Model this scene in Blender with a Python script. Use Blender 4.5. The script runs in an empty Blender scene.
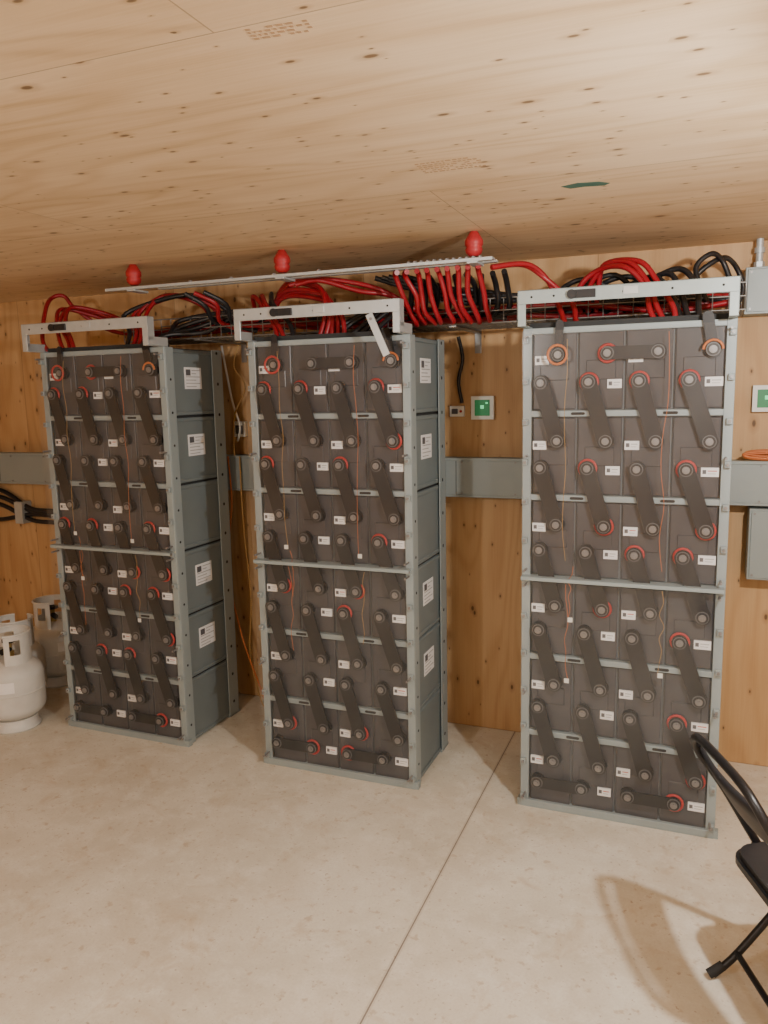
import bpy, math, random
from mathutils import Vector, Matrix
random.seed(7)
scene=bpy.context.scene
COL=scene.collection

# ------------------------------------------------------------------ materials
def new_mat(name):
    m=bpy.data.materials.new(name); m.use_nodes=True
    nt=m.node_tree; b=nt.nodes['Principled BSDF']
    return m,nt,b
def N(nt,t,**k):
    n=nt.nodes.new(t)
    for a,v in k.items(): setattr(n,a,v)
    return n
def math_n(nt,op,a,b=None,c=None,clamp=False):
    n=N(nt,'ShaderNodeMath',operation=op); n.use_clamp=clamp
    for i,v in enumerate((a,b,c)):
        if v is None: continue
        if isinstance(v,(int,float)): n.inputs[i].default_value=v
        else: nt.links.new(v,n.inputs[i])
    return n.outputs[0]
def mixc(nt,fac,a,b,blend='MIX'):
    n=N(nt,'ShaderNodeMix',data_type='RGBA',blend_type=blend)
    if isinstance(fac,(int,float)): n.inputs['Factor'].default_value=fac
    else: nt.links.new(fac,n.inputs['Factor'])
    for k,v in (('A',a),('B',b)):
        s=[i for i in n.inputs if i.name==k and i.type=='RGBA'][0]
        if isinstance(v,tuple): s.default_value=(v[0],v[1],v[2],1)
        else: nt.links.new(v,s)
    return [o for o in n.outputs if o.type=='RGBA'][0]
def simple(name,c,rough=.5,metal=0,var=.12,scale=18,bump=0):
    m,nt,b=new_mat(name)
    tc=N(nt,'ShaderNodeTexCoord'); no=N(nt,'ShaderNodeTexNoise'); no.inputs['Scale'].default_value=scale; no.inputs['Detail'].default_value=4
    nt.links.new(tc.outputs['Object'],no.inputs['Vector'])
    lo=tuple(x*(1-var) for x in c); hi=tuple(min(1,x*(1+var)) for x in c)
    nt.links.new(mixc(nt,no.outputs['Fac'],lo,hi),b.inputs['Base Color'])
    b.inputs['Roughness'].default_value=rough; b.inputs['Metallic'].default_value=metal
    if bump:
        bp=N(nt,'ShaderNodeBump'); bp.inputs['Strength'].default_value=bump; bp.inputs['Distance'].default_value=.002
        nt.links.new(no.outputs['Fac'],bp.inputs['Height']); nt.links.new(bp.outputs[0],b.inputs['Normal'])
    return m
def emis(name,c,s):
    m,nt,b=new_mat(name); b.inputs['Base Color'].default_value=(*c,1)
    b.inputs['Emission Color'].default_value=(*c,1); b.inputs['Emission Strength'].default_value=s
    return m

def plywood(name,ui,vi,light,mid,dark,uoff,voff,us,vs,rough=.6,knot=1.0,stagger=0.0):
    m,nt,b=new_mat(name); L=nt.links
    tc=N(nt,'ShaderNodeTexCoord'); sp=N(nt,'ShaderNodeSeparateXYZ'); L.new(tc.outputs['Object'],sp.inputs[0])
    v=math_n(nt,'ADD',sp.outputs[vi],voff)
    sv=math_n(nt,'FLOOR',math_n(nt,'DIVIDE',v,vs))
    u=math_n(nt,'ADD',math_n(nt,'ADD',sp.outputs[ui],uoff),math_n(nt,'MULTIPLY',sv,stagger))
    su=math_n(nt,'FLOOR',math_n(nt,'DIVIDE',u,us))
    cs=N(nt,'ShaderNodeCombineXYZ'); L.new(su,cs.inputs[0]); L.new(sv,cs.inputs[1])
    wn=N(nt,'ShaderNodeTexWhiteNoise',noise_dimensions='2D'); L.new(cs.outputs[0],wn.inputs['Vector'])
    rnd=wn.outputs['Value']
    u2=math_n(nt,'MULTIPLY_ADD',rnd,13.0,u); v2=math_n(nt,'MULTIPLY_ADD',rnd,7.0,v)
    def vec(a,bb,z=0.0):
        c=N(nt,'ShaderNodeCombineXYZ'); L.new(math_n(nt,'MULTIPLY',u2,a),c.inputs[0]); L.new(math_n(nt,'MULTIPLY',v2,bb),c.inputs[1]); c.inputs[2].default_value=z
        return c.outputs[0]
    def noise(vc,s,d=4,r=.55):
        n=N(nt,'ShaderNodeTexNoise'); n.inputs['Scale'].default_value=s; n.inputs['Detail'].default_value=d; n.inputs['Roughness'].default_value=r
        L.new(vc,n.inputs['Vector']); return n.outputs['Fac']
    big=noise(vec(.45,2.6,3.1),1.0,2,.5)
    ring=math_n(nt,'SINE',math_n(nt,'MULTIPLY',big,95.0))
    ring=math_n(nt,'MULTIPLY_ADD',ring,.5,.5)
    ring=math_n(nt,'POWER',ring,2.2)
    fine=noise(vec(3.5,130,0),1.0,5,.7)
    streak=noise(vec(.7,14,5),1.0,4,.6)
    blotch=noise(vec(1.0,3.4,8),1.0,3,.5)
    f=math_n(nt,'MULTIPLY_ADD',ring,.22,math_n(nt,'MULTIPLY',streak,.60))
    f=math_n(nt,'ADD',f,math_n(nt,'MULTIPLY',math_n(nt,'SUBTRACT',fine,.5),.6))
    f=math_n(nt,'ADD',f,math_n(nt,'MULTIPLY',math_n(nt,'SUBTRACT',blotch,.5),1.1))
    cr=N(nt,'ShaderNodeValToRGB'); e=cr.color_ramp.elements
    e[0].position=.08; e[0].color=(*light,1); e[1].position=1.0; e[1].color=(*dark,1)
    k=e.new(.50); k.color=(*mid,1)
    L.new(f,cr.inputs[0]); col=cr.outputs[0]
    col=mixc(nt,math_n(nt,'MULTIPLY',rnd,.4),col,mid)
    for a,bb,th,keep,z in ((3.0,5.4,.040,.30,0.0),(6.0,12.0,.065,.34,4.0),(9.0,17.0,.055,.30,9.0)):
        wob=noise(vec(9,14,z),1.0,2,.5)
        vo=N(nt,'ShaderNodeTexVoronoi',voronoi_dimensions='2D'); vo.inputs['Scale'].default_value=1.0
        L.new(vec(a,bb,0),vo.inputs['Vector'])
        vsep=N(nt,'ShaderNodeSeparateColor'); L.new(vo.outputs['Color'],vsep.inputs[0])
        ok=math_n(nt,'LESS_THAN',vsep.outputs[0],keep*knot)
        size=math_n(nt,'MULTIPLY_ADD',vsep.outputs[1],th,th*.4)
        d=math_n(nt,'ADD',vo.outputs['Distance'],math_n(nt,'MULTIPLY',math_n(nt,'SUBTRACT',wob,.5),.07))
        core=math_n(nt,'SUBTRACT',1.0,math_n(nt,'DIVIDE',d,size),clamp=True)
        core=math_n(nt,'MULTIPLY',math_n(nt,'MINIMUM',math_n(nt,'MULTIPLY',core,2.5),1.0),ok)
        halo=math_n(nt,'SUBTRACT',1.0,math_n(nt,'DIVIDE',d,math_n(nt,'MULTIPLY',size,2.6)),clamp=True)
        halo=math_n(nt,'MULTIPLY',math_n(nt,'MULTIPLY',halo,.7),ok)
        col=mixc(nt,halo,col,dark)
        col=mixc(nt,math_n(nt,'MULTIPLY',core,.85),col,tuple(x*.35 for x in dark))
    fu=math_n(nt,'FRACT',math_n(nt,'DIVIDE',u,us)); fv=math_n(nt,'FRACT',math_n(nt,'DIVIDE',v,vs))
    s1=math_n(nt,'LESS_THAN',fu,.003/us); s2=math_n(nt,'LESS_THAN',fv,.003/vs)
    seam=math_n(nt,'MAXIMUM',s1,s2)
    col=mixc(nt,math_n(nt,'MULTIPLY',seam,.55),col,tuple(x*.4 for x in dark))
    L.new(col,b.inputs['Base Color']); b.inputs['Roughness'].default_value=rough
    bp=N(nt,'ShaderNodeBump'); bp.inputs['Strength'].default_value=.2; bp.inputs['Distance'].default_value=.002
    L.new(f,bp.inputs['Height']); L.new(bp.outputs[0],b.inputs['Normal'])
    return m

def concrete():
    m,nt,b=new_mat('concrete_floor'); L=nt.links
    tc=N(nt,'ShaderNodeTexCoord')
    def noise(s,d=5,r=.6,dist=0):
        n=N(nt,'ShaderNodeTexNoise'); n.inputs['Scale'].default_value=s; n.inputs['Detail'].default_value=d; n.inputs['Roughness'].default_value=r; n.inputs['Distortion'].default_value=dist
        L.new(tc.outputs['Object'],n.inputs['Vector']); return n.outputs['Fac']
    def ramp(f,p0,p1):
        return math_n(nt,'MULTIPLY',math_n(nt,'SUBTRACT',f,p0),1.0/(p1-p0),clamp=True)
    col=mixc(nt,ramp(noise(1.6,6,.6,.4),.38,.62),(.60,.55,.45),(.73,.69,.59))
    col=mixc(nt,math_n(nt,'MULTIPLY',ramp(noise(9,6,.7),.48,.66),.5),col,(.83,.81,.73))
    col=mixc(nt,math_n(nt,'MULTIPLY',ramp(noise(4.3,8,.7,1.2),.54,.67),.45),col,(.52,.40,.26))
    col=mixc(nt,math_n(nt,'MULTIPLY',ramp(noise(26,4,.6),.60,.68),.5),col,(.44,.31,.18))
    col=mixc(nt,math_n(nt,'MULTIPLY',ramp(noise(60,3,.5),.66,.70),.6),col,(.36,.26,.17))
    col=mixc(nt,math_n(nt,'MULTIPLY',ramp(noise(120,3,.6),.4,.7),.2),col,(.45,.38,.3))
    sp=N(nt,'ShaderNodeSeparateXYZ'); L.new(tc.outputs['Object'],sp.inputs[0])
    j=math_n(nt,'LESS_THAN',math_n(nt,'ABSOLUTE',math_n(nt,'ADD',sp.outputs[0],.771)),.0024)
    jh=math_n(nt,'LESS_THAN',math_n(nt,'ABSOLUTE',math_n(nt,'ADD',sp.outputs[0],.771)),.008)
    col=mixc(nt,math_n(nt,'MULTIPLY',jh,.25),col,(.35,.28,.2))
    col=mixc(nt,math_n(nt,'MULTIPLY',j,.8),col,(.14,.11,.09))
    L.new(col,b.inputs['Base Color']); b.inputs['Roughness'].default_value=.55
    bp=N(nt,'ShaderNodeBump'); bp.inputs['Strength'].default_value=.12; bp.inputs['Distance'].default_value=.003
    L.new(noise(30,5,.6),bp.inputs['Height']); L.new(bp.outputs[0],b.inputs['Normal'])
    return m

def clear_cover():
    m=bpy.data.materials.new('clear_polycarbonate'); m.use_nodes=True; nt=m.node_tree; nt.nodes.clear(); L=nt.links
    out=N(nt,'ShaderNodeOutputMaterial'); tr=N(nt,'ShaderNodeBsdfTransparent'); tr.inputs[0].default_value=(.95,.96,.97,1)
    gl=N(nt,'ShaderNodeBsdfGlossy'); gl.inputs['Roughness'].default_value=.10; gl.inputs[0].default_value=(.9,.95,1,1)
    di=N(nt,'ShaderNodeBsdfDiffuse'); di.inputs[0].default_value=(.68,.72,.75,1)
    tc=N(nt,'ShaderNodeTexCoord'); mp=N(nt,'ShaderNodeMapping'); mp.inputs['Scale'].default_value=(4,1,1.6); mp.inputs['Rotation'].default_value=(0,.3,0)
    no=N(nt,'ShaderNodeTexNoise'); no.inputs['Scale'].default_value=1.6; no.inputs['Detail'].default_value=5
    L.new(tc.outputs['Object'],mp.inputs[0]); L.new(mp.outputs[0],no.inputs['Vector'])
    m1=N(nt,'ShaderNodeMixShader'); m2=N(nt,'ShaderNodeMixShader')
    L.new(math_n(nt,'MULTIPLY',math_n(nt,'POWER',no.outputs['Fac'],2.0),.085),m1.inputs[0]); L.new(tr.outputs[0],m1.inputs[1]); L.new(di.outputs[0],m1.inputs[2])  # streaky pale diffuse mixed in to imitate glare haze on the cover
    m2.inputs[0].default_value=.045; L.new(m1.outputs[0],m2.inputs[1]); L.new(gl.outputs[0],m2.inputs[2])
    L.new(m2.outputs[0],out.inputs[0]); return m

M={}
M['frame']=simple('rack_frame_grey_paint',(.29,.345,.355),.45,.1,.10,10)
M['tray']=simple('module_steel_grey_paint',(.18,.22,.228),.5,.1,.12,6)
M['gap']=simple('shadow_gap_steel',(.03,.032,.033),.8)
M['cell']=simple('battery_case_plastic',(.062,.061,.066),.30,0,.40,9)
M['cellrim']=simple('battery_lid_edge',(.17,.18,.185),.5)
M['bar']=simple('connector_bar_sleeve',(.006,.006,.007),.45,0,.25,20)
M['pole']=simple('terminal_pole_plastic',(.012,.012,.013),.4)
M['polerim']=simple('terminal_rim',(.12,.12,.12),.4)
M['bolt']=simple('bolt_steel',(.26,.25,.245),.4,.5)
M['red']=simple('red_plastic',(.42,.028,.026),.45)
M['insul']=simple('red_standoff_plastic',(.36,.016,.022),.5)
M['label']=simple('label_paper',(.82,.82,.82),.6,0,.03)
M['ink']=simple('label_ink',(.10,.10,.11),.6)
M['ink2']=simple('label_print_grey',(.40,.40,.40),.6)
M['inkred']=simple('label_red_print',(.55,.12,.08),.6)
M['galv']=simple('galvanised_steel',(.50,.54,.55),.4,.4,.12,30)
M['galv2']=simple('painted_bracket',(.34,.40,.40),.42,.2,.1,30)
M['hole']=simple('dark_hole',(.01,.01,.01),.8)
M['orange']=simple('orange_wire',(.52,.15,.04),.5)
M['yellow']=simple('yellow_wire',(.42,.25,.08),.5)
M['redc']=simple('red_cable_jacket',(.29,.007,.016),.38,0,.15,25)
M['blackc']=simple('black_cable_jacket',(.013,.013,.015),.4)
M['mesh']=simple('cable_tray_wire',(.30,.30,.29),.4,.6)
M['duct']=simple('wireway_grey_paint',(.28,.325,.325),.45,.1,.08,5)
M['white']=simple('white_plastic',(.75,.76,.72),.4,0,.04)
M['green']=emis('green_display',(.02,.20,.07),.3)
M['greend']=emis('green_display_bright',(.15,.8,.35),.9)
M['tank']=simple('propane_tank_paint',(.60,.60,.57),.45,0,.22,9)
M['brass']=simple('brass_valve',(.5,.36,.14),.35,.8)
M['chair']=simple('black_chair_steel',(.014,.014,.016),.38,.3,.2)
M['vinyl']=simple('black_vinyl',(.018,.018,.021),.5,0,.2,60,.3)
M['rubber']=simple('rubber_foot',(.012,.012,.012),.8)
M['ceil']=plywood('ceiling_plywood',0,1,(.76,.595,.405),(.64,.465,.28),(.40,.245,.12),.74,-.065,2.4,1.1,.62,.95,1.2)
M['wall']=plywood('wall_plywood',2,0,(.62,.41,.21),(.50,.30,.135),(.27,.135,.05),.0,.42,2.4,1.1,.6,.6)
M['wally']=plywood('side_wall_plywood',2,1,(.62,.41,.21),(.50,.30,.135),(.27,.135,.05),.0,.3,2.4,1.1,.6,.6)
M['conc']=concrete()
M['clear']=clear_cover()

# ------------------------------------------------------------------ mesh builder
class MB:
    def __init__(s): s.v=[];s.f=[];s.m=[];s.s=[];s.mats=[]
    def mi(s,k):
        if k not in s.mats: s.mats.append(k)
        return s.mats.index(k)
    def add(s,vs,fs,k,smooth=False,T=None):
        o=len(s.v)
        s.v+= [tuple(T@Vector(a)) if T else tuple(a) for a in vs]
        i=s.mi(k)
        for f in fs: s.f.append([o+j for j in f]); s.m.append(i); s.s.append(smooth)
    def box(s,x0,x1,y0,y1,z0,z1,k,T=None):
        vs=[(x,y,z) for x in(x0,x1) for y in(y0,y1) for z in(z0,z1)]
        s.add(vs,[(0,1,3,2),(4,6,7,5),(0,4,5,1),(2,3,7,6),(0,2,6,4),(1,5,7,3)],k,False,T)
    def prism(s,poly,axis,a,b,k,smooth=False,T=None):
        def P(p,t): return {'y':(p[0],t,p[1]),'z':(p[0],p[1],t),'x':(t,p[0],p[1])}[axis]
        n=len(poly); vs=[P(p,a) for p in poly]+[P(p,b) for p in poly]
        s.add(vs,[tuple(range(n)),tuple(range(2*n-1,n-1,-1))],k,False,T)
        s.add(vs,[(i,i+n,(i+1)%n+n,(i+1)%n) for i in range(n)],k,smooth,T)
    def cyl(s,c,axis,r,a,b,k,n=16,smooth=True,T=None):
        s.prism([(c[0]+r*math.cos(2*math.pi*i/n),c[1]+r*math.sin(2*math.pi*i/n)) for i in range(n)],axis,a,b,k,smooth,T)
    def stadium(s,p,q,w,axis,a,b,k,n=7,T=None):
        ang=math.atan2(q[1]-p[1],q[0]-p[0]); pts=[]
        for c,st in ((q,-math.pi/2),(p,math.pi/2)):
            for i in range(n+1):
                t=ang+st+math.pi*i/n; pts.append((c[0]+w*math.cos(t),c[1]+w*math.sin(t)))
        s.prism(pts,axis,a,b,k,False,T)
    def tube(s,pts,r,k,n=8,sub=6,closed=False,T=None):
        P=[Vector(p) for p in pts]
        if sub>1 and len(P)>2:
            Q=[]; m=len(P); rng=m if closed else m-1
            for i in range(rng):
                if closed: a,b,c,d=P[(i-1)%m],P[i],P[(i+1)%m],P[(i+2)%m]
                else: a=P[max(i-1,0)];b=P[i];c=P[i+1];d=P[min(i+2,m-1)]
                for j in range(sub):
                    t=j/sub
                    Q.append(.5*((2*b)+(c-a)*t+(2*a-5*b+4*c-d)*t*t+(3*b-a-3*c+d)*t**3))
            if not closed: Q.append(P[-1])
            P=Q
        m=len(P); vs=[]; prev=None
        for i in range(m):
            if closed: t=(P[(i+1)%m]-P[(i-1)%m])
            else: t=P[min(i+1,m-1)]-P[max(i-1,0)]
            if t.length<1e-9: t=Vector((0,0,1))
            t.normalize()
            if prev is None:
                a=Vector((0,0,1)) if abs(t.z)<.9 else Vector((1,0,0))
                nrm=(a-t*a.dot(t)).normalized()
            else:
                nrm=prev-t*prev.dot(t)
                nrm=nrm.normalized() if nrm.length>1e-6 else prev
            prev=nrm; bn=t.cross(nrm)
            for j in range(n):
                an=2*math.pi*j/n; vs.append(P[i]+r*(math.cos(an)*nrm+math.sin(an)*bn))
        fs=[]
        for i in range(m if closed else m-1):
            for j in range(n):
                a=i*n+j;b=i*n+(j+1)%n;c=((i+1)%m)*n+(j+1)%n;d=((i+1)%m)*n+j
                fs.append((a,b,c,d))
        s.add(vs,fs,k,True,T)
        if not closed:
            s.add(vs,[tuple(range(n-1,-1,-1)),tuple(range((m-1)*n,m*n))],k,False,T)
    def lathe(s,prof,k,n=32,T=None):
        vs=[];m=len(prof)
        for r,z in prof:
            for j in range(n):
                a=2*math.pi*j/n; vs.append((r*math.cos(a),r*math.sin(a),z))
        fs=[(i*n+j,i*n+(j+1)%n,(i+1)*n+(j+1)%n,(i+1)*n+j) for i in range(m-1) for j in range(n)]
        s.add(vs,fs,k,True,T)
        s.add(vs,[tuple(range(n-1,-1,-1)),tuple(range((m-1)*n,m*n))],k,False,T)
    def obj(s,name,parent=None,bevel=0):
        me=bpy.data.meshes.new(name); me.from_pydata(s.v,[],s.f)
        for k in s.mats: me.materials.append(M[k])
        me.polygons.foreach_set('material_index',s.m); me.polygons.foreach_set('use_smooth',s.s)
        me.update(); o=bpy.data.objects.new(name,me); COL.objects.link(o)
        if parent: o.parent=parent
        if bevel:
            md=o.modifiers.new('bevel','BEVEL'); md.width=bevel; md.segments=1; md.limit_method='ANGLE'; md.angle_limit=math.radians(60)
        return o
def empty(name,loc=(0,0,0),rz=0):
    o=bpy.data.objects.new(name,None); o.location=loc; o.rotation_euler=(0,0,rz); COL.objects.link(o); o.empty_display_size=.1; return o

# ------------------------------------------------------------------ room
YW=3.617; HC=2.2247; XL=-4.12; XR=2.2; YF=-2.2
def slab(name,a,k):
    b=MB(); b.box(*a,k); return b.obj(name)
slab('floor',(XL-.1,XR+.1,YF-.1,YW+.1,-.1,0),'conc')
slab('ceiling',(XL-.1,XR+.1,YF-.1,YW+.1,HC,HC+.1),'ceil')
slab('wall_back',(XL-.1,XR+.1,YW,YW+.1,0,HC),'wall')
slab('wall_front',(XL-.1,XR+.1,YF-.1,YF,0,HC),'wall')
slab('wall_left',(XL-.1,XL,YF,YW,0,HC),'wally')
slab('wall_right',(XR,XR+.1,YF,YW,0,HC),'wally')

# ------------------------------------------------------------------ battery racks
W=.7225;H=1.8757;D=.4455;PZ=H/6
BL=[.068,.240,.413,.578]; TR=[.130,.303,.474,.650]
def rack(x,y,rz,style,seed):
    rnd=random.Random(seed)
    root=empty('battery_rack' if style==1 else 'battery_rack.%03d'%(style-1),(x,y,0),rz)
    b=MB()
    for sx in (0,1):
        xo=(lambda a: a) if sx==0 else (lambda a: W-a)
        def bx(x0,x1,*r):
            a,c=xo(x0),xo(x1); b.box(min(a,c),max(a,c),*r)
        bx(0,.032,-.004,.004,0,H,'frame')
        bx(0,.005,.004,.062,0,H,'frame')
        bx(0,.005,D-.085,D,0,H,'frame')
        bx(0,.034,D-.006,D,0,H,'frame')
        bx(-.012,.010,-.010,.02,0,.03,'frame')
        bx(0,.012,D-.09,D+.01,0,.012,'frame')
        for i in range(13):
            z=.045+i*(H-.09)/12
            bx(.002,.022,-.022,-.004,z-.011,z+.011,'frame')
            b.cyl((xo(.012),z),'y',.006,-.027,-.022,'bolt',8)
            b.cyl((.033,z+.05),'x',.006,xo(0)-.0007,xo(0)+.0007,'hole',8)
            b.cyl((D-.045,z+.03),'x',.008,xo(0)-.0007,xo(0)+.0007,'hole',8)
    for i in range(7):
        z=min(max(i*PZ,.014),H-.012)
        b.box(.03,W-.03,-.002,.03,z-.011,z+.011,'frame')
        for fx in (.28,.72):
            if 0<i<6: b.stadium((W*fx-.02,z),(W*fx+.02,z),.005,'y',-.0035,-.002,'hole')
    b.box(.004,W-.004,-.012,.004,0.0,.030,'frame')
    b.box(.004,W-.004,-.046,-.043,.936,.950,'frame')
    b.box(.004,W-.004,-.046,.0,.948,.951,'frame')
    b.box(.004,W-.004,D-.03,D,H-.03,H,'frame')
    b.obj('frame',root,.0015)
    b=MB()
    for i in range(6):
        z0=i*PZ+.006; z1=(i+1)*PZ-.006
        b.box(.012,W-.012,.03,D-.012,z0,z1,'tray')
        for xx,sg in ((W-.012,1),(.012,-1)):
            b.box(min(xx,xx+.006*sg),max(xx,xx+.006*sg),.062,D-.085,z0,z0+.018,'tray')
            b.box(min(xx,xx+.006*sg),max(xx,xx+.006*sg),.062,D-.085,z1-.018,z1,'tray')
    b.box(.02,W-.02,.04,D-.02,.002,H-.002,'gap')
    b.obj('steel_modules',root,.003)
    b=MB()
    for i in (5,4,2,1):
        zc=(i+.5)*PZ+.02
        for xx,sg in ((W-.012,1),(.012,-1)):
            a=xx+.0005*sg; c=xx+.0025*sg
            y0,y1=.15,.28
            b.box(min(a,c),max(a,c),y0,y1,zc-.05,zc+.05,'label')
            a=c; c=c+.0006*sg
            b.box(min(a,c),max(a,c),y0+.01,y0+.045,zc+.012,zc+.04,'ink')
            for j in range(6):
                yy=y0+(.055 if j<2 else .010); zz=zc+.036-j*.015
                b.box(min(a,c),max(a,c),yy,y1-.012-(.03 if j%2 else 0),zz-.002,zz+.002,'ink2')
    b.obj('side_labels',root)
    b=MB(); x0=.032; cw=(W-.064)/4
    for r in range(6):
        z0=r*PZ+.013; z1=(r+1)*PZ-.013
        for c in range(4):
            xa=x0+c*cw; xb=xa+cw
            b.box(xa+.0005,xb-.0005,.022,.05,z0-.002,z1+.002,'cellrim')
            b.box(xa+.0045,xb-.0045,.012,.03,z0+.003,z1-.003,'cell')
            b.box(xa+.03,xb-.03,.008,.013,(z0+z1)/2-.035,(z0+z1)/2+.035,'cell')
    b.obj('battery_cells',root,.003)
    t=MB(); cb=MB(); rg=MB()
    def blz(r): return (r*PZ)+.113
    def trz(r): return (r+1)*PZ-.100
    def terminal(px,pz,ring):
        t.cyl((px,pz),'y',.0290,-.004,.014,'pole',24)
        t.cyl((px,pz),'y',.0230,-.0225,-.018,'polerim',22)
        t.cyl((px,pz),'y',.0200,-.0240,-.0222,'pole',22)
        t.cyl((px,pz),'y',.0130,-.028,-.023,'bolt',16)
        t.cyl((px,pz),'y',.0085,-.034,-.027,'bolt',6,False)
        if ring:
            pts=[(px+.0305*math.cos(a*math.pi/8),-.004,pz+.0305*math.sin(a*math.pi/8)) for a in range(16)]
            rg.tube(pts,.0054,'red',6,1,True)
    for r in range(6):
        for c in range(4):
            pr=.55 if c==3 else .38
            if style==3: pr-=.15
            terminal(BL[c],blz(r),1 if (rnd.random()<pr or (style==3 and c==3)) else 0)
            terminal(TR[c],trz(r),1 if rnd.random()<pr*.6 else 0)
    for r in range(5):
        for c in range(4):
            p=(BL[c],blz(r+1)); q=(TR[c],trz(r))
            cb.stadium(p,q,.0285,'y',-.0195,-.0125,'bar')
            cb.stadium(p,q,.025,'y',-.0125,-.006,'bar')
    for p,q in (((TR[1],trz(5)),(TR[2],trz(5))),((BL[0],blz(0)),(BL[1],blz(0))),((BL[2],blz(0)),(BL[3],blz(0)))):
        cb.stadium(p,q,.023,'y',-.0185,-.010,'bar')
    cb.stadium((TR[3],trz(5)),(TR[3]-.02,H+.01),.018,'y',-.018,-.010,'bar')
    cb.stadium((TR[0],trz(5)),(TR[0]+.005,H+.01),.014,'y',-.018,-.010,'blackc')
    pts=[(TR[0]+.034*math.cos(a*math.pi/8),-.034,trz(5)+.034*math.sin(a*math.pi/8)) for a in range(16)]
    rg.tube(pts,.005,'orange' if style==3 else 'red',6,1,True)
    pts=[(TR[3]+.031*math.cos(a*math.pi/8),-.024,trz(5)+.031*math.sin(a*math.pi/8)) for a in range(9)]
    rg.tube(pts,.0045,'orange',6,1)
    t.obj('terminals',root); cb.obj('connector_bars',root,.0015); rg.obj('terminal_rings',root)
    b=MB()
    for r in range(6):
        for c in range(4):
            if c%2==0: cx=x0+c*cw+.034; cz=trz(r)-.015-.004*rnd.random()
            else: cx=x0+(c+1)*cw-.036; cz=blz(r)-.008
            cx+=rnd.uniform(-.004,.004); w=.025 if c!=3 else .029; hh=.016
            b.box(cx-w,cx+w,.004,.0118,cz-hh,cz+hh,'label')
            b.box(cx-w+.005,cx-w+.017,.0032,.004,cz-.006,cz+.008,'ink')
            b.box(cx-w+.022,cx+w-.006,.0032,.004,cz+.003,cz+.006,'inkred' if rnd.random()<.3 else 'ink2')
            b.box(cx-w+.022,cx+w-.010,.0032,.004,cz-.006,cz-.004,'ink2')
    b.obj('cell_labels',root)
    b=MB()
    for j,(wx,za,zb,k) in enumerate(((.165,1.83,1.02,'yellow'),(.505,1.84,1.0,'orange'),(.19,1.0,.80,'orange'),(.18,.93,.56,'orange'),(.515,.93,.62,'yellow'))):
        n=7; pts=[(wx+rnd.uniform(-.009,.009),-.037+rnd.uniform(-.002,.002),za+(zb-za)*i/n) for i in range(n+1)]
        b.tube(pts,.0011,k,5,4)
        if rnd.random()<.8: b.box(wx-.008,wx+.010,-.0405,-.0385,zb-.014,zb+.004,'white')
    b.obj('sense_wires',root)
    b=MB()
    for z0,z1 in ((.953,1.862),(.035,.935)):
        b.add([(.006,-.048,z0),(W-.006,-.048,z0),(W-.006,-.048,z1),(.006,-.048,z1)],[(0,1,2,3)],'clear')
    b.obj('clear_covers',root)
    b=MB()
    for z0,z1 in ((.953,1.862),(.035,.935)):
        for xx in (.018,W-.018):
            for zz in (z0+.02,(z0+z1)/2,z1-.02):
                b.cyl((xx,zz),'y',.0045,-.052,-.0,'bolt',8)
    b.obj('cover_standoffs',root)
    g='galv' if style!=3 else 'galv2'
    b=MB()
    b.box(0,W,-.104,-.100,1.952,2.0,g)
    b.box(0,W,-.104,-.060,1.996,2.0,g)
    for sx in (0,1):
        a=0 if sx==0 else W-.030
        b.box(a,a+.030,-.104,-.100,1.878,1.952,g)
        a=0 if sx==0 else W-.004
        b.box(a,a+.004,-.104,.030,1.876,1.915,g)
        b.box(a,a+.004,-.104,-.060,1.9,2.0,g)
        a=0 if sx==0 else W-.03
        b.box(a,a+.03,-.104,.03,1.8757,1.880,g)
    for i in range(9):
        if i in (2,3,5,7): continue
        xx=.05+i*(W-.1)/8
        b.cyl((xx,1.975),'y',.004,-.1047,-.104,'hole',10)
    b.box(.19,.27,-.112,-.104,1.962,1.99,'blackc'); b.cyl((.19,1.976),'y',.016,-.116,-.104,'blackc',14)
    b.box(.36,.41,-.106,-.104,1.965,1.992,'galv')
    b.box(.02,W-.02,.02,.05,1.8757,1.895,'gap')
    b.obj('top_bracket',root,.001)
    if style==2:
        b=MB(); T=Matrix.Translation((.635,-.112,1.87))@Matrix.Rotation(math.radians(-24),4,'Y')
        b.box(-.014,.014,-.003,.003,-.085,.085,'galv',T); b.cyl((0,.065),'y',.006,-.006,.006,'bolt',8,True,T)
        b.obj('hanging_tag',root)
    return root
rack(-2.9272,2.9638,-.0164,1,11)
rack(-1.7639,2.9316,-.0044,2,22)
rack(-.605,2.953,-.0088,3,33)

# ------------------------------------------------------------------ wireway on the wall
b=MB(); yb=YW-.001; yf=3.505
b.box(XL+.001,.55,yf,yb,1.170,1.345,'duct')
for xx in (-3.85,-2.75,-1.55,-1.03,-.35,.12):
    b.box(xx,xx+.003,yf-.003,yf,1.172,1.343,'gap')
b.box(XL+.001,.55,yf-.004,yf,1.335,1.349,'duct'); b.box(XL+.001,.55,yf-.004,yf,1.166,1.178,'duct')
for xx in [-4+.25*i for i in range(18)]:
    b.cyl((xx,1.33),'y',.004,yf-.008,yf-.003,'bolt',8); b.cyl((xx,1.185),'y',.004,yf-.008,yf-.003,'bolt',8)
b.obj('wall_wireway',None,.002)

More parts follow.
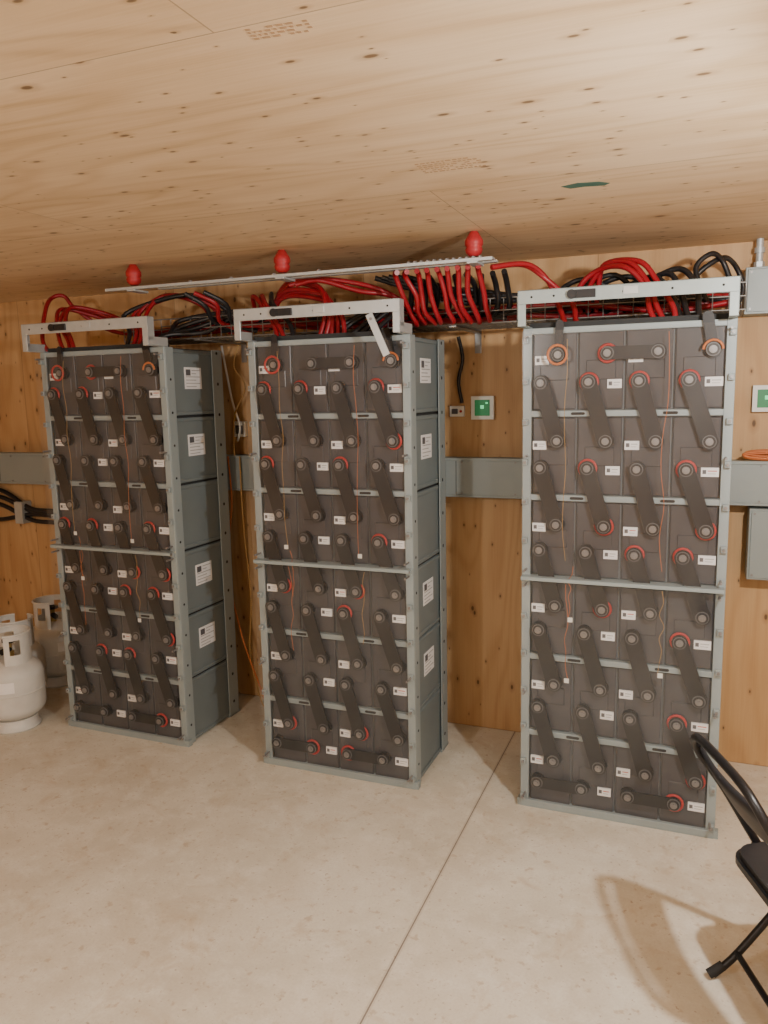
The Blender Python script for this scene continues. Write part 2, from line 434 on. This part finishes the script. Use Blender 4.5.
def wallbox(name,x0,x1,z0,z1,dep,k):
    b=MB(); b.box(x0,x1,YW-dep,YW-.001,z0,z1,k); b.box(x0+.008,x1-.008,YW-dep-.004,YW-dep,z0+.008,z1-.008,k)
    for xx in (x0+.02,x1-.02):
        for zz in (z0+.02,z1-.02): b.cyl((xx,zz),'y',.005,YW-dep-.007,YW-dep-.003,'bolt',8)
    return b.obj(name,None,.002)
wallbox('disconnect_box',.215,.50,.86,1.155,.12,'duct')
wallbox('junction_box',.16,.52,1.93,2.11,.12,'duct')
b=MB(); b.cyl((.21,YW-.06),'z',.014,2.112,HC-.001,'galv',14); b.cyl((.21,YW-.06),'z',.020,2.112,2.135,'galv',6,False); b.cyl((.21,YW-.06),'z',.020,2.17,2.19,'galv',14)
b.obj('conduit_pipe')
b=MB(); b.cyl((.33,YW-.06),'z',.014,1.351,1.928,'galv',14); b.cyl((.33,YW-.06),'z',.020,1.90,1.928,'galv',6,False); b.cyl((.33,YW-.06),'z',.020,1.351,1.375,'galv',6,False)
b.obj('conduit_pipe.001')
def monitor(name,cx,cz,s):
    b=MB(); y=YW-.03
    b.box(cx-s,cx+s,y,YW-.001,cz-s,cz+s,'white'); b.box(cx-s*.66,cx+s*.66,y-.002,y,cz-s*.68,cz+s*.68,'green')
    b.box(cx-s*.15,cx+s*.15,y-.0035,y-.002,cz-.004,cz+.012,'greend'); b.box(cx+s*.3,cx+s*.5,y-.0035,y-.002,cz+.018,cz+.026,'greend')
    return b.obj(name,None,.003)
monitor('battery_monitor_display',-.925,1.575,.054)
monitor('battery_monitor_display.001',.265,1.598,.054)
b=MB(); b.box(-1.085,-1.015,YW-.02,YW-.001,1.535,1.585,'white'); b.box(-1.075,-1.045,YW-.023,YW-.02,1.548,1.572,'ink'); b.cyl((-1.03,1.56),'y',.006,YW-.026,YW-.02,'red',10); b.obj('wall_sensor_box',None,.003)
b=MB(); b.box(-2.27,-2.20,YW-.03,YW-.001,1.44,1.52,'white'); b.box(-2.258,-2.212,YW-.033,YW-.03,1.455,1.50,'ink'); b.obj('wall_switch_box',None,.003)

b=MB()
def wav(pts,r,k,n=6): b.tube(pts,r,k,n,6)
y=3.56
wav([(-2.30,y,1.91),(-2.27,y-.02,1.80),(-2.25,y,1.62),(-2.20,y-.02,1.50),(-2.23,y,1.42)],.006,'white')
wav([(-2.20,y,1.91),(-2.22,y-.02,1.80),(-2.17,y,1.70),(-2.23,y-.02,1.55),(-2.21,3.49,1.35)],.004,'yellow')
wav([(-2.25,3.49,1.345),(-2.235,3.48,1.1),(-2.27,3.47,.75),(-2.20,3.46,.4),(-2.10,3.46,.12),(-2.04,3.44,.008),(-1.98,3.45,.006)],.005,'orange')
wav([(-2.18,3.49,1.345),(-2.17,3.48,1.0),(-2.14,3.47,.6),(-2.16,3.47,.3),(-2.10,3.46,.05),(-2.06,3.46,.008)],.004,'yellow')
b.obj('loose_wiring')
b=MB()
wav([(-1.03,y,1.90),(-1.01,y,1.80),(-1.03,y,1.70),(-1.02,y+.02,1.60)],.009,'blackc')
b.obj('hanging_black_cable')
b=MB()
for i in range(5):
    R=.06+.004*i
    b.tube([(.28+R*1.3*math.cos(a*math.pi/8),3.52-.004*i,1.368+.006*(i%3)+R*.18*math.sin(a*math.pi/8)) for a in range(16)],.005,'orange',6,2,True)
b.obj('extension_cord')
b=MB()
for i,(z0,z1) in enumerate(((1.145,1.00),(1.10,.985),(1.06,.93),(.93,.965))):
    b.tube([(-4.10,3.58-.01*i,z0),(-3.9,3.58-.01*i,z0*.7+z1*.3),(-3.7,3.57,z1+.01),(-3.5,3.57,z1),(-3.2,3.57,z1-.03),(-2.95,3.55,z1-.02)],.013,'blackc',10,5)
b.box(-3.80,-3.74,3.54,3.614,.92,1.05,'galv')
b.obj('black_conduit_cables')

# ------------------------------------------------------------------ ceiling busbar with insulators
b=MB(); zb=2.120
b.box(-2.43,-.70,2.862,2.902,zb,zb+.008,'galv')
b.box(-2.20,-.70,2.925,2.955,zb-.002,zb+.006,'galv')
b.box(-2.43,-.70,2.860,2.864,zb-.004,zb+.008,'galv')
IN=(-2.295,-1.565,-.775)
for xx in IN:
    b.box(xx-.02,xx+.02,2.862,2.96,zb-.010,zb-.002,'galv')
for i in range(16): b.cyl((-.75-.025*i if i<12 else -1.2-.2*(i-11),2.882),'z',.008,zb+.008,zb+.016,'bolt',6,False)
b.obj('ceiling_busbar',None,.001)
for j,xx in enumerate(IN):
    b=MB(); T=Matrix.Translation((xx,2.89,0))
    h0=zb+.017; hh=HC-.001-h0
    b.lathe([(.016,h0),(.028,h0+.010),(.032,h0+hh*.28),(.028,h0+hh*.38),(.033,h0+hh*.46),(.033,h0+hh*.64),(.024,h0+hh*.82),(.014,h0+hh)],'insul',24,T)
    b.obj('red_standoff_insulator'+('' if j==0 else '.%03d'%j))

# ------------------------------------------------------------------ cable tray
b=MB(); x0,x1=-2.62,.15; y0,y1=3.20,3.50; z0,z1=1.925,2.02
for yy in (y0,y1):
    for zz in (z0,(z0+z1)/2,z1): b.tube([(x0,yy,zz),(x1,yy,zz)],.003,'mesh',5,1)
for i in range(7): b.tube([(x0,y0+(y1-y0)*i/6,z0),(x1,y0+(y1-y0)*i/6,z0)],.0025,'mesh',5,1)
n=int((x1-x0)/.055)
for i in range(n+1):
    xx=x0+(x1-x0)*i/n
    b.tube([(xx,y0,z1),(xx,y0,z0),(xx,y1,z0),(xx,y1,z1)],.0025,'mesh',5,1)
for xx in (-2.2,-.95,.02):
    b.box(xx-.015,xx+.015,y0,YW-.001,z0-.010,z0-.004,'mesh'); b.box(xx-.015,xx+.015,YW-.006,YW-.001,z0-.10,z0+.08,'mesh')
tray=b.obj('wire_cable_tray')

# ------------------------------------------------------------------ power cables
rc=random.Random(5)
b=MB()
def cab(pts,k,r=.0105,j=.012):
    P=[(p[0]+rc.uniform(-j,j),p[1]+rc.uniform(-j,j),p[2]+rc.uniform(-j*.6,j*.6)) if 0<i<len(pts)-1 else p for i,p in enumerate(pts)]
    P=[(p[0],p[1],min(p[2],HC-.015)) for p in P]
    b.tube(P,r,k,8,6)
for i in range(9):
    k='redc' if i%3!=1 else 'blackc'
    yy=3.23+.03*i; xs=[-2.55,-2.1,-1.7,-1.3,-.9,-.5,-.1,.12]
    if i%2: xs=xs[1:]
    cab([(x_,yy,1.945+.012*(i%3)+rc.uniform(0,.03)) for x_ in xs],k,.011,.02)
for i in range(3):
    dx=.03*i
    cab([(-2.80+dx,2.99,1.87),(-2.84+dx,3.02,1.93),(-2.93+dx*.6,3.10,2.02),(-2.98+dx,3.2,2.10),(-2.86+dx,3.30,2.07),(-2.7+dx,3.33,2.0),(-2.5+dx,3.34,1.96)],'redc')
cab([(-2.90,2.99,1.88),(-2.96,3.02,1.94),(-3.03,3.10,2.06),(-3.06,3.2,2.15),(-3.02,3.25,2.17),(-2.97,3.28,2.10),(-2.8,3.33,1.99),(-2.5,3.34,1.96)],'redc')
for i in range(4):
    dx=.035*i
    cab([(-2.34-dx,2.99,1.87),(-2.36-dx,3.05,1.95),(-2.42-dx,3.12,2.05),(-2.36+dx,3.2,2.13),(-2.22+dx,3.28,2.08),(-2.15+dx,3.32,1.98),(-2.0+dx,3.35,1.96)],'redc' if i<3 else 'blackc')
for i in range(4):
    dx=.04*i
    cab([(-2.30-dx,3.0,1.87),(-2.28,3.08,1.93),(-2.15-dx,3.18,1.95+.02*i),(-1.98,3.26,2.04),(-1.95+dx,3.30,2.0),(-1.85+dx,3.3,1.96)],'blackc')
for i in range(3):
    dx=.05*i
    cab([(-2.15+dx,3.05,2.11),(-2.08+dx,3.12,2.06),(-2.10+dx,3.2,1.99),(-2.02+dx,3.28,1.95)],'blackc' if i!=1 else 'redc')
for i in range(5):
    dz=.018*i; dx=.03*i
    cab([(-1.35-dx,3.0,1.87),(-1.38-dx*.5,3.04,1.98),(-1.50,3.10,2.05+dz*.7),(-1.68,3.16,2.08+dz*.8),(-1.80+dx*.3,3.22,2.04),(-1.76+dx,3.26,1.98),(-1.6+dx,3.28,1.95),(-1.3+dx,3.3,1.95)],'redc')
for i in range(3):
    dx=.04*i
    cab([(-1.66+dx,3.0,1.87),(-1.70+dx,3.04,1.95),(-1.80+dx,3.1,2.05),(-1.88+dx,3.2,2.10),(-1.95+dx,3.28,2.02),(-2.1+dx,3.3,1.96)],'redc' if i<2 else 'blackc')
for i in range(2):
    cab([(-1.62+.03*i,3.05,2.11),(-1.50,3.08,2.13),(-1.32,3.12,2.10-.03*i),(-1.22,3.18,2.06),(-1.10,3.25,1.98)],'redc')
for i in range(5):
    dx=.05*i
    cab([(-1.24-dx,3.0,1.87),(-1.20-dx,3.06,1.93),(-1.16-dx*.6,3.14,2.0),(-1.2,3.22,2.03),(-1.1+dx*.4,3.28,1.98),(-.95+dx,3.32,1.95)],'blackc')
for i in range(9):
    x_=-1.10+.040*i
    q=rc.uniform(-.02,.02)
    cab([(x_+.01,2.93,2.108),(x_-.005,2.975,2.10),(x_-.01+q,3.02,2.03),(x_-.005+q,3.06,1.97),(x_+q,3.12,1.925+q*.5),(x_-.04,3.22,1.945),(x_-.14,3.3,1.95)],'redc',.0105,.010)
for i in range(9):
    x_=-.72-.05*i
    cab([(x_+.02,3.05+.02*(i%3),2.10),(x_+.02,3.14,2.06),(x_,3.20,1.99),(x_-.05,3.25,1.96),(x_-.15,3.3,1.95+.01*(i%3))],'blackc',.0115,.015)
for i in range(5):
    cab([(-1.25+.03*i,3.1,2.12),(-1.05+.03*i,3.16,2.06),(-.9,3.24,2.02+.01*i),(-.6,3.28,2.02),(-.35+.05*i,3.26,1.97)],'blackc')
for i in range(2):
    dx=.035*i
    cab([(-.72,2.93,2.10),(-.62,3.02,2.12-.01*i),(-.54,3.10,2.06),(-.50+dx,3.1,1.98),(-.46+dx,3.05,1.9),(-.45+dx,3.0,1.87)],'redc')
for i in range(3):
    dx=.03*i
    cab([(-.44+dx,3.25,1.95),(-.43+dx,3.22,2.04),(-.36+dx*.5,3.18,2.10+.012*i),(-.27+dx,3.12,2.09+.012*i),(-.20+dx,3.08,2.02),(-.16+dx,3.02,1.93),(-.14+dx,3.0,1.87)],'redc')
for i in range(3):
    dx=.07*i
    cab([(-.42+dx,3.3,1.95),(-.28+dx*.8,3.2,2.02+.01*i),(-.18+dx*.8,3.16,2.06+.006*i),(-.12+dx*.7,3.1,2.0),(-.08+dx*.5,3.04,1.92),(-.06+dx*.4,3.0,1.87)],'blackc')
for i in range(3):
    cab([(-.60+.06*i,3.32,1.96),(-.50+.06*i,3.28,2.05),(-.40+.08*i,3.26,2.08),(-.28+.08*i,3.3,2.0),(-.2+.1*i,3.32,1.95)],'blackc')
cab([(-.05,3.3,1.96),(-.02,3.28,2.05),(.05,3.3,2.13),(.11,3.40,2.12),(.145,3.44,2.03),(.13,3.45,1.96)],'blackc',.010)
cab([(.02,3.2,1.96),(-.01,3.22,2.08),(.02,3.25,2.14),(.08,3.3,2.10),(.12,3.3,2.0),(.13,3.3,1.95)],'blackc',.010)
b.obj('power_cables',tray)

# ------------------------------------------------------------------ propane tanks
def tank(name,x,y,rz,s=1.0):
    root=empty(name,(x,y,0),rz)
    b=MB()
    b.lathe([(.105,0),(.112,.004),(.112,.012),(.100,.018),(.100,.055)],'tank',40)
    prof=[(.02,.040)]
    R=.143
    for i in range(9):
        a=math.pi/2*i/8; prof.append((max(.03,R*math.sin(a)),.115-.075*math.cos(a)))
    for i in range(9):
        a=math.pi/2*i/8; prof.append((max(.02,R*math.cos(a)),.265+.085*math.sin(a)))
    b.lathe(prof,'tank',48)
    b.lathe([(R-.001,.186),(R+.003,.189),(R+.003,.195),(R-.001,.198)],'tank',48)
    b.obj('body',root)
    b=MB(); n=48; r=.095
    z0,z1=.325,.47
    for i in range(n):
        a=2*math.pi*i/n; a2=2*math.pi*(i+1)/n; am=math.degrees((a+a2)/2)%360
        if 250<am<290: segs=[]
        elif 20<am<70 or 110<am<160 or 200<am<235 or 305<am<340: segs=[(z0,z0+.05),(z1-.025,z1)]
        else: segs=[(z0,z1)]
        for s0,s1 in segs:
            vs=[(rr*math.cos(t),rr*math.sin(t),z) for rr in (r,r-.004) for t in (a,a2) for z in (s0,s1)]
            b.add(vs,[(0,2,3,1),(4,5,7,6),(0,4,6,2),(1,3,7,5),(0,1,5,4),(2,6,7,3)],'tank')
    pts=[(r*math.cos(t),r*math.sin(t),z1) for t in [math.radians(-68+i*(316)/30) for i in range(31)]]
    b.tube(pts,.006,'tank',8,1)
    b.obj('collar',root)
    b=MB()
    b.cyl((0,0),'z',.020,.335,.375,'brass',16); b.cyl((0,0),'z',.013,.375,.42,'brass',6,False)
    b.prism([(.032*math.cos(i*math.pi/10)*(1 if i%2 else .85),.032*math.sin(i*math.pi/10)*(1 if i%2 else .85)) for i in range(20)],'z',.42,.434,'rubber')
    b.cyl((0,.385),'y',.014,-.055,0,'rubber',14)
    b.obj('valve',root)
    b=MB()
    vs=[];fs=[];m=10
    for i in range(m+1):
        t=math.radians(-100+i*5)
        for z in (.21,.262): vs.append(((R+.0012)*math.cos(t),(R+.0012)*math.sin(t),z))
    fs=[(2*i,2*i+2,2*i+3,2*i+1) for i in range(m)]
    b.add(vs,fs,'label',True); b.obj('label',root)
    root.scale=(s,s,s)
tank('propane_tank',-3.20,2.87,math.radians(10),1.06)
tank('propane_tank.001',-3.47,3.44,math.radians(60),1.06)
tank('propane_tank.002',-3.42,3.11,math.radians(200),1.02)

# ------------------------------------------------------------------ folding chair
def chair(x,y,rz):
    root=empty('folding_chair',(x,y,0),rz)
    w=.205
    b=MB()
    path=[(.36,-w,.012),(.30,-w,.11),(.13,-w,.375),(.02,-w+.002,.56),(-.05,-w+.004,.66),(-.078,-w+.030,.715),(-.088,-w+.085,.742),(-.092,0,.75),
          (-.088,w-.085,.742),(-.078,w-.030,.715),(-.05,w-.004,.66),(.02,w-.002,.56),(.13,w,.375),(.30,w,.11),(.36,w,.012)]
    b.tube(path,.0115,'chair',12,6)
    for sy in (-1,1):
        ww=w-.028
        b.tube([(0,sy*ww,.012),(.07,sy*ww,.08),(.22,sy*ww,.28),(.30,sy*ww,.390)],.0105,'chair',12,5)
        b.tube([(-.012,sy*ww,.0135),(.028,sy*ww,.040)],.0135,'rubber',12,1)
        b.tube([(.368,sy*w,.0135),(.340,sy*w,.050)],.0135,'rubber',12,1)
        b.box(.10,.14,sy*(w-.012)-.006,sy*(w-.012)+.006,.36,.40,'chair')
    b.tube([(.065,-w+.028,.078),(.065,w-.028,.078)],.009,'chair',10,1)
    b.tube([(.31,-w,.10),(.31,w,.10)],.009,'chair',10,1)
    b.tube([(.13,-w,.375),(.13,w,.375)],.008,'chair',10,1)
    b.obj('tubular_frame',root)
    b=MB(); n=12; rows=[(-.062,.690),(-.045,.655),(-.012,.605),(.008,.575)]
    vs=[];m=len(rows)
    for off in (0,.012):
        for (px,pz) in rows:
            for i in range(n+1):
                t=-1+2*i/n; bow=-.022*(1-t*t)
                vs.append((px+bow+off,t*(w-.012),pz+off*.4))
    L=m*(n+1); fs=[]
    for r_ in range(m-1):
        for i in range(n):
            a=r_*(n+1)+i; q=[a,a+1,a+n+2,a+n+1]; fs.append(tuple(q)); fs.append(tuple(L+t for t in reversed(q)))
    for i in range(n):
        fs.append((i+1,i,L+i,L+i+1)); a=(m-1)*(n+1)+i; fs.append((a,a+1,L+a+1,L+a))
    for r_ in range(m-1):
        a=r_*(n+1); fs.append((a,a+n+1,L+a+n+1,L+a)); a+=n; fs.append((a+n+1,a,L+a,L+a+n+1))
    b.add(vs,fs,'vinyl',True); b.obj('back_panel',root)
    b=MB()
    def rr(x0,x1,hw,rad,nn=5):
        pts=[]
        for cx,cy,s in ((x1-rad,hw-rad,0),(x0+rad,hw-rad,90),(x0+rad,-hw+rad,180),(x1-rad,-hw+rad,270)):
            for i in range(nn+1):
                t=math.radians(s+90*i/nn); pts.append((cx+rad*math.cos(t),cy+rad*math.sin(t)))
        return pts
    T=Matrix.Rotation(math.radians(-2),4,'Y')
    b.prism(rr(.045,.44,w-.014,.06),'z',.370,.388,'chair',False,T)
    b.prism(rr(.055,.43,w-.024,.055),'z',.388,.404,'vinyl',True,T)
    b.obj('seat',root,.004)
far=Vector((.098,2.19)); rz=math.atan2(.37,.93)
wd=Vector((-math.sin(rz),math.cos(rz)))
c=far-wd*.18
chair(c.x,c.y,rz)

# ------------------------------------------------------------------ ceiling marks (printed stamps)
ceil=bpy.data.objects['ceiling']
M['stamp']=simple('stamp_ink',(.42,.27,.15),.8); M['gstamp']=simple('green_marker',(.05,.13,.10),.8)
def stamp(x,y,rz,k,w,h,rows):
    b=MB(); r=random.Random(int(abs(x*100)))
    T=Matrix.Translation((x,y,HC-.0006))@Matrix.Rotation(rz,4,'Z')
    for i in range(rows):
        v=-h/2+h*(i+.5)/rows; u=-w/2
        while u<w/2:
            l=r.uniform(.004,.014)
            if r.random()<.85: b.box(u,u+l,v-h/rows*.22,v+h/rows*.22,-.0003,.0003,k,T)
            u+=l+.005
    b.obj('ceiling_print_mark',ceil)
stamp(-.61,2.04,.0,'stamp',.16,.10,6)
stamp(-.64,1.20,.1,'stamp',.10,.045,4)
b=MB(); T=Matrix.Translation((-.32,2.40,HC-.0006))@Matrix.Rotation(.1,4,'Z')
b.prism([(-.065,-.006),(-.02,-.030),(.04,-.024),(.070,.002),(.055,.024),(.0,.018),(-.04,.026)],'z',-.0003,.0003,'gstamp',False,T); b.obj('green_paint_mark',ceil)

# ------------------------------------------------------------------ lights
def lamp(name,loc,e,rad,blocker_r,col=(1,.955,.90)):
    l=bpy.data.lights.new(name,'POINT'); l.energy=e; l.shadow_soft_size=rad; l.color=col
    o=bpy.data.objects.new(name,l); o.location=loc; COL.objects.link(o)
    b=MB(); T=Matrix.Translation((loc[0],loc[1],0))
    z=loc[2]+rad+.01
    b.lathe([(.03,z),(.035,z+.03),(.03,z+.05),(.02,z+.06),(.02,HC-.022),(.055,HC-.02),(.06,HC-.001)],'white',20,T)
    if blocker_r: b.lathe([(blocker_r,z),(blocker_r,z+.004),(.03,z+.03)],'white',28,T)  # unseen disc added to keep the bulb's hot spot off the ceiling
    b.obj(name+'_holder')
lamp('pendant_bulb',(.50,1.45,1.98),128,.035,.11)
lamp('fill_light_left',(-1.6,-.6,1.95),92,.06,0)  # added fill light out of view, back left, with its own holder
lamp('fill_light_right',(1.2,-.9,1.95),48,.06,0)  # second added fill, unseen behind the camera on the right
w=bpy.data.worlds.new('world'); scene.world=w; w.use_nodes=True
w.node_tree.nodes['Background'].inputs[0].default_value=(.8,.75,.7,1); w.node_tree.nodes['Background'].inputs[1].default_value=.05

# ------------------------------------------------------------------ camera
yaw,p,r=.3782,.1495,-.0206
F=Vector((-math.sin(yaw)*math.cos(p),math.cos(yaw)*math.cos(p),-math.sin(p)))
R0=Vector((math.cos(yaw),math.sin(yaw),0)); U0=R0.cross(F)
R=math.cos(r)*R0+math.sin(r)*U0; U=-math.sin(r)*R0+math.cos(r)*U0
cd=bpy.data.cameras.new('camera'); co=bpy.data.objects.new('camera',cd); COL.objects.link(co)
mm=Matrix((( R.x,U.x,-F.x,0),(R.y,U.y,-F.y,0),(R.z,U.z,-F.z,1.65),(0,0,0,1)))
co.matrix_world=mm
cd.sensor_fit='VERTICAL'; cd.sensor_height=24; cd.lens=786.7/1024*24; cd.clip_start=.02
scene.camera=co
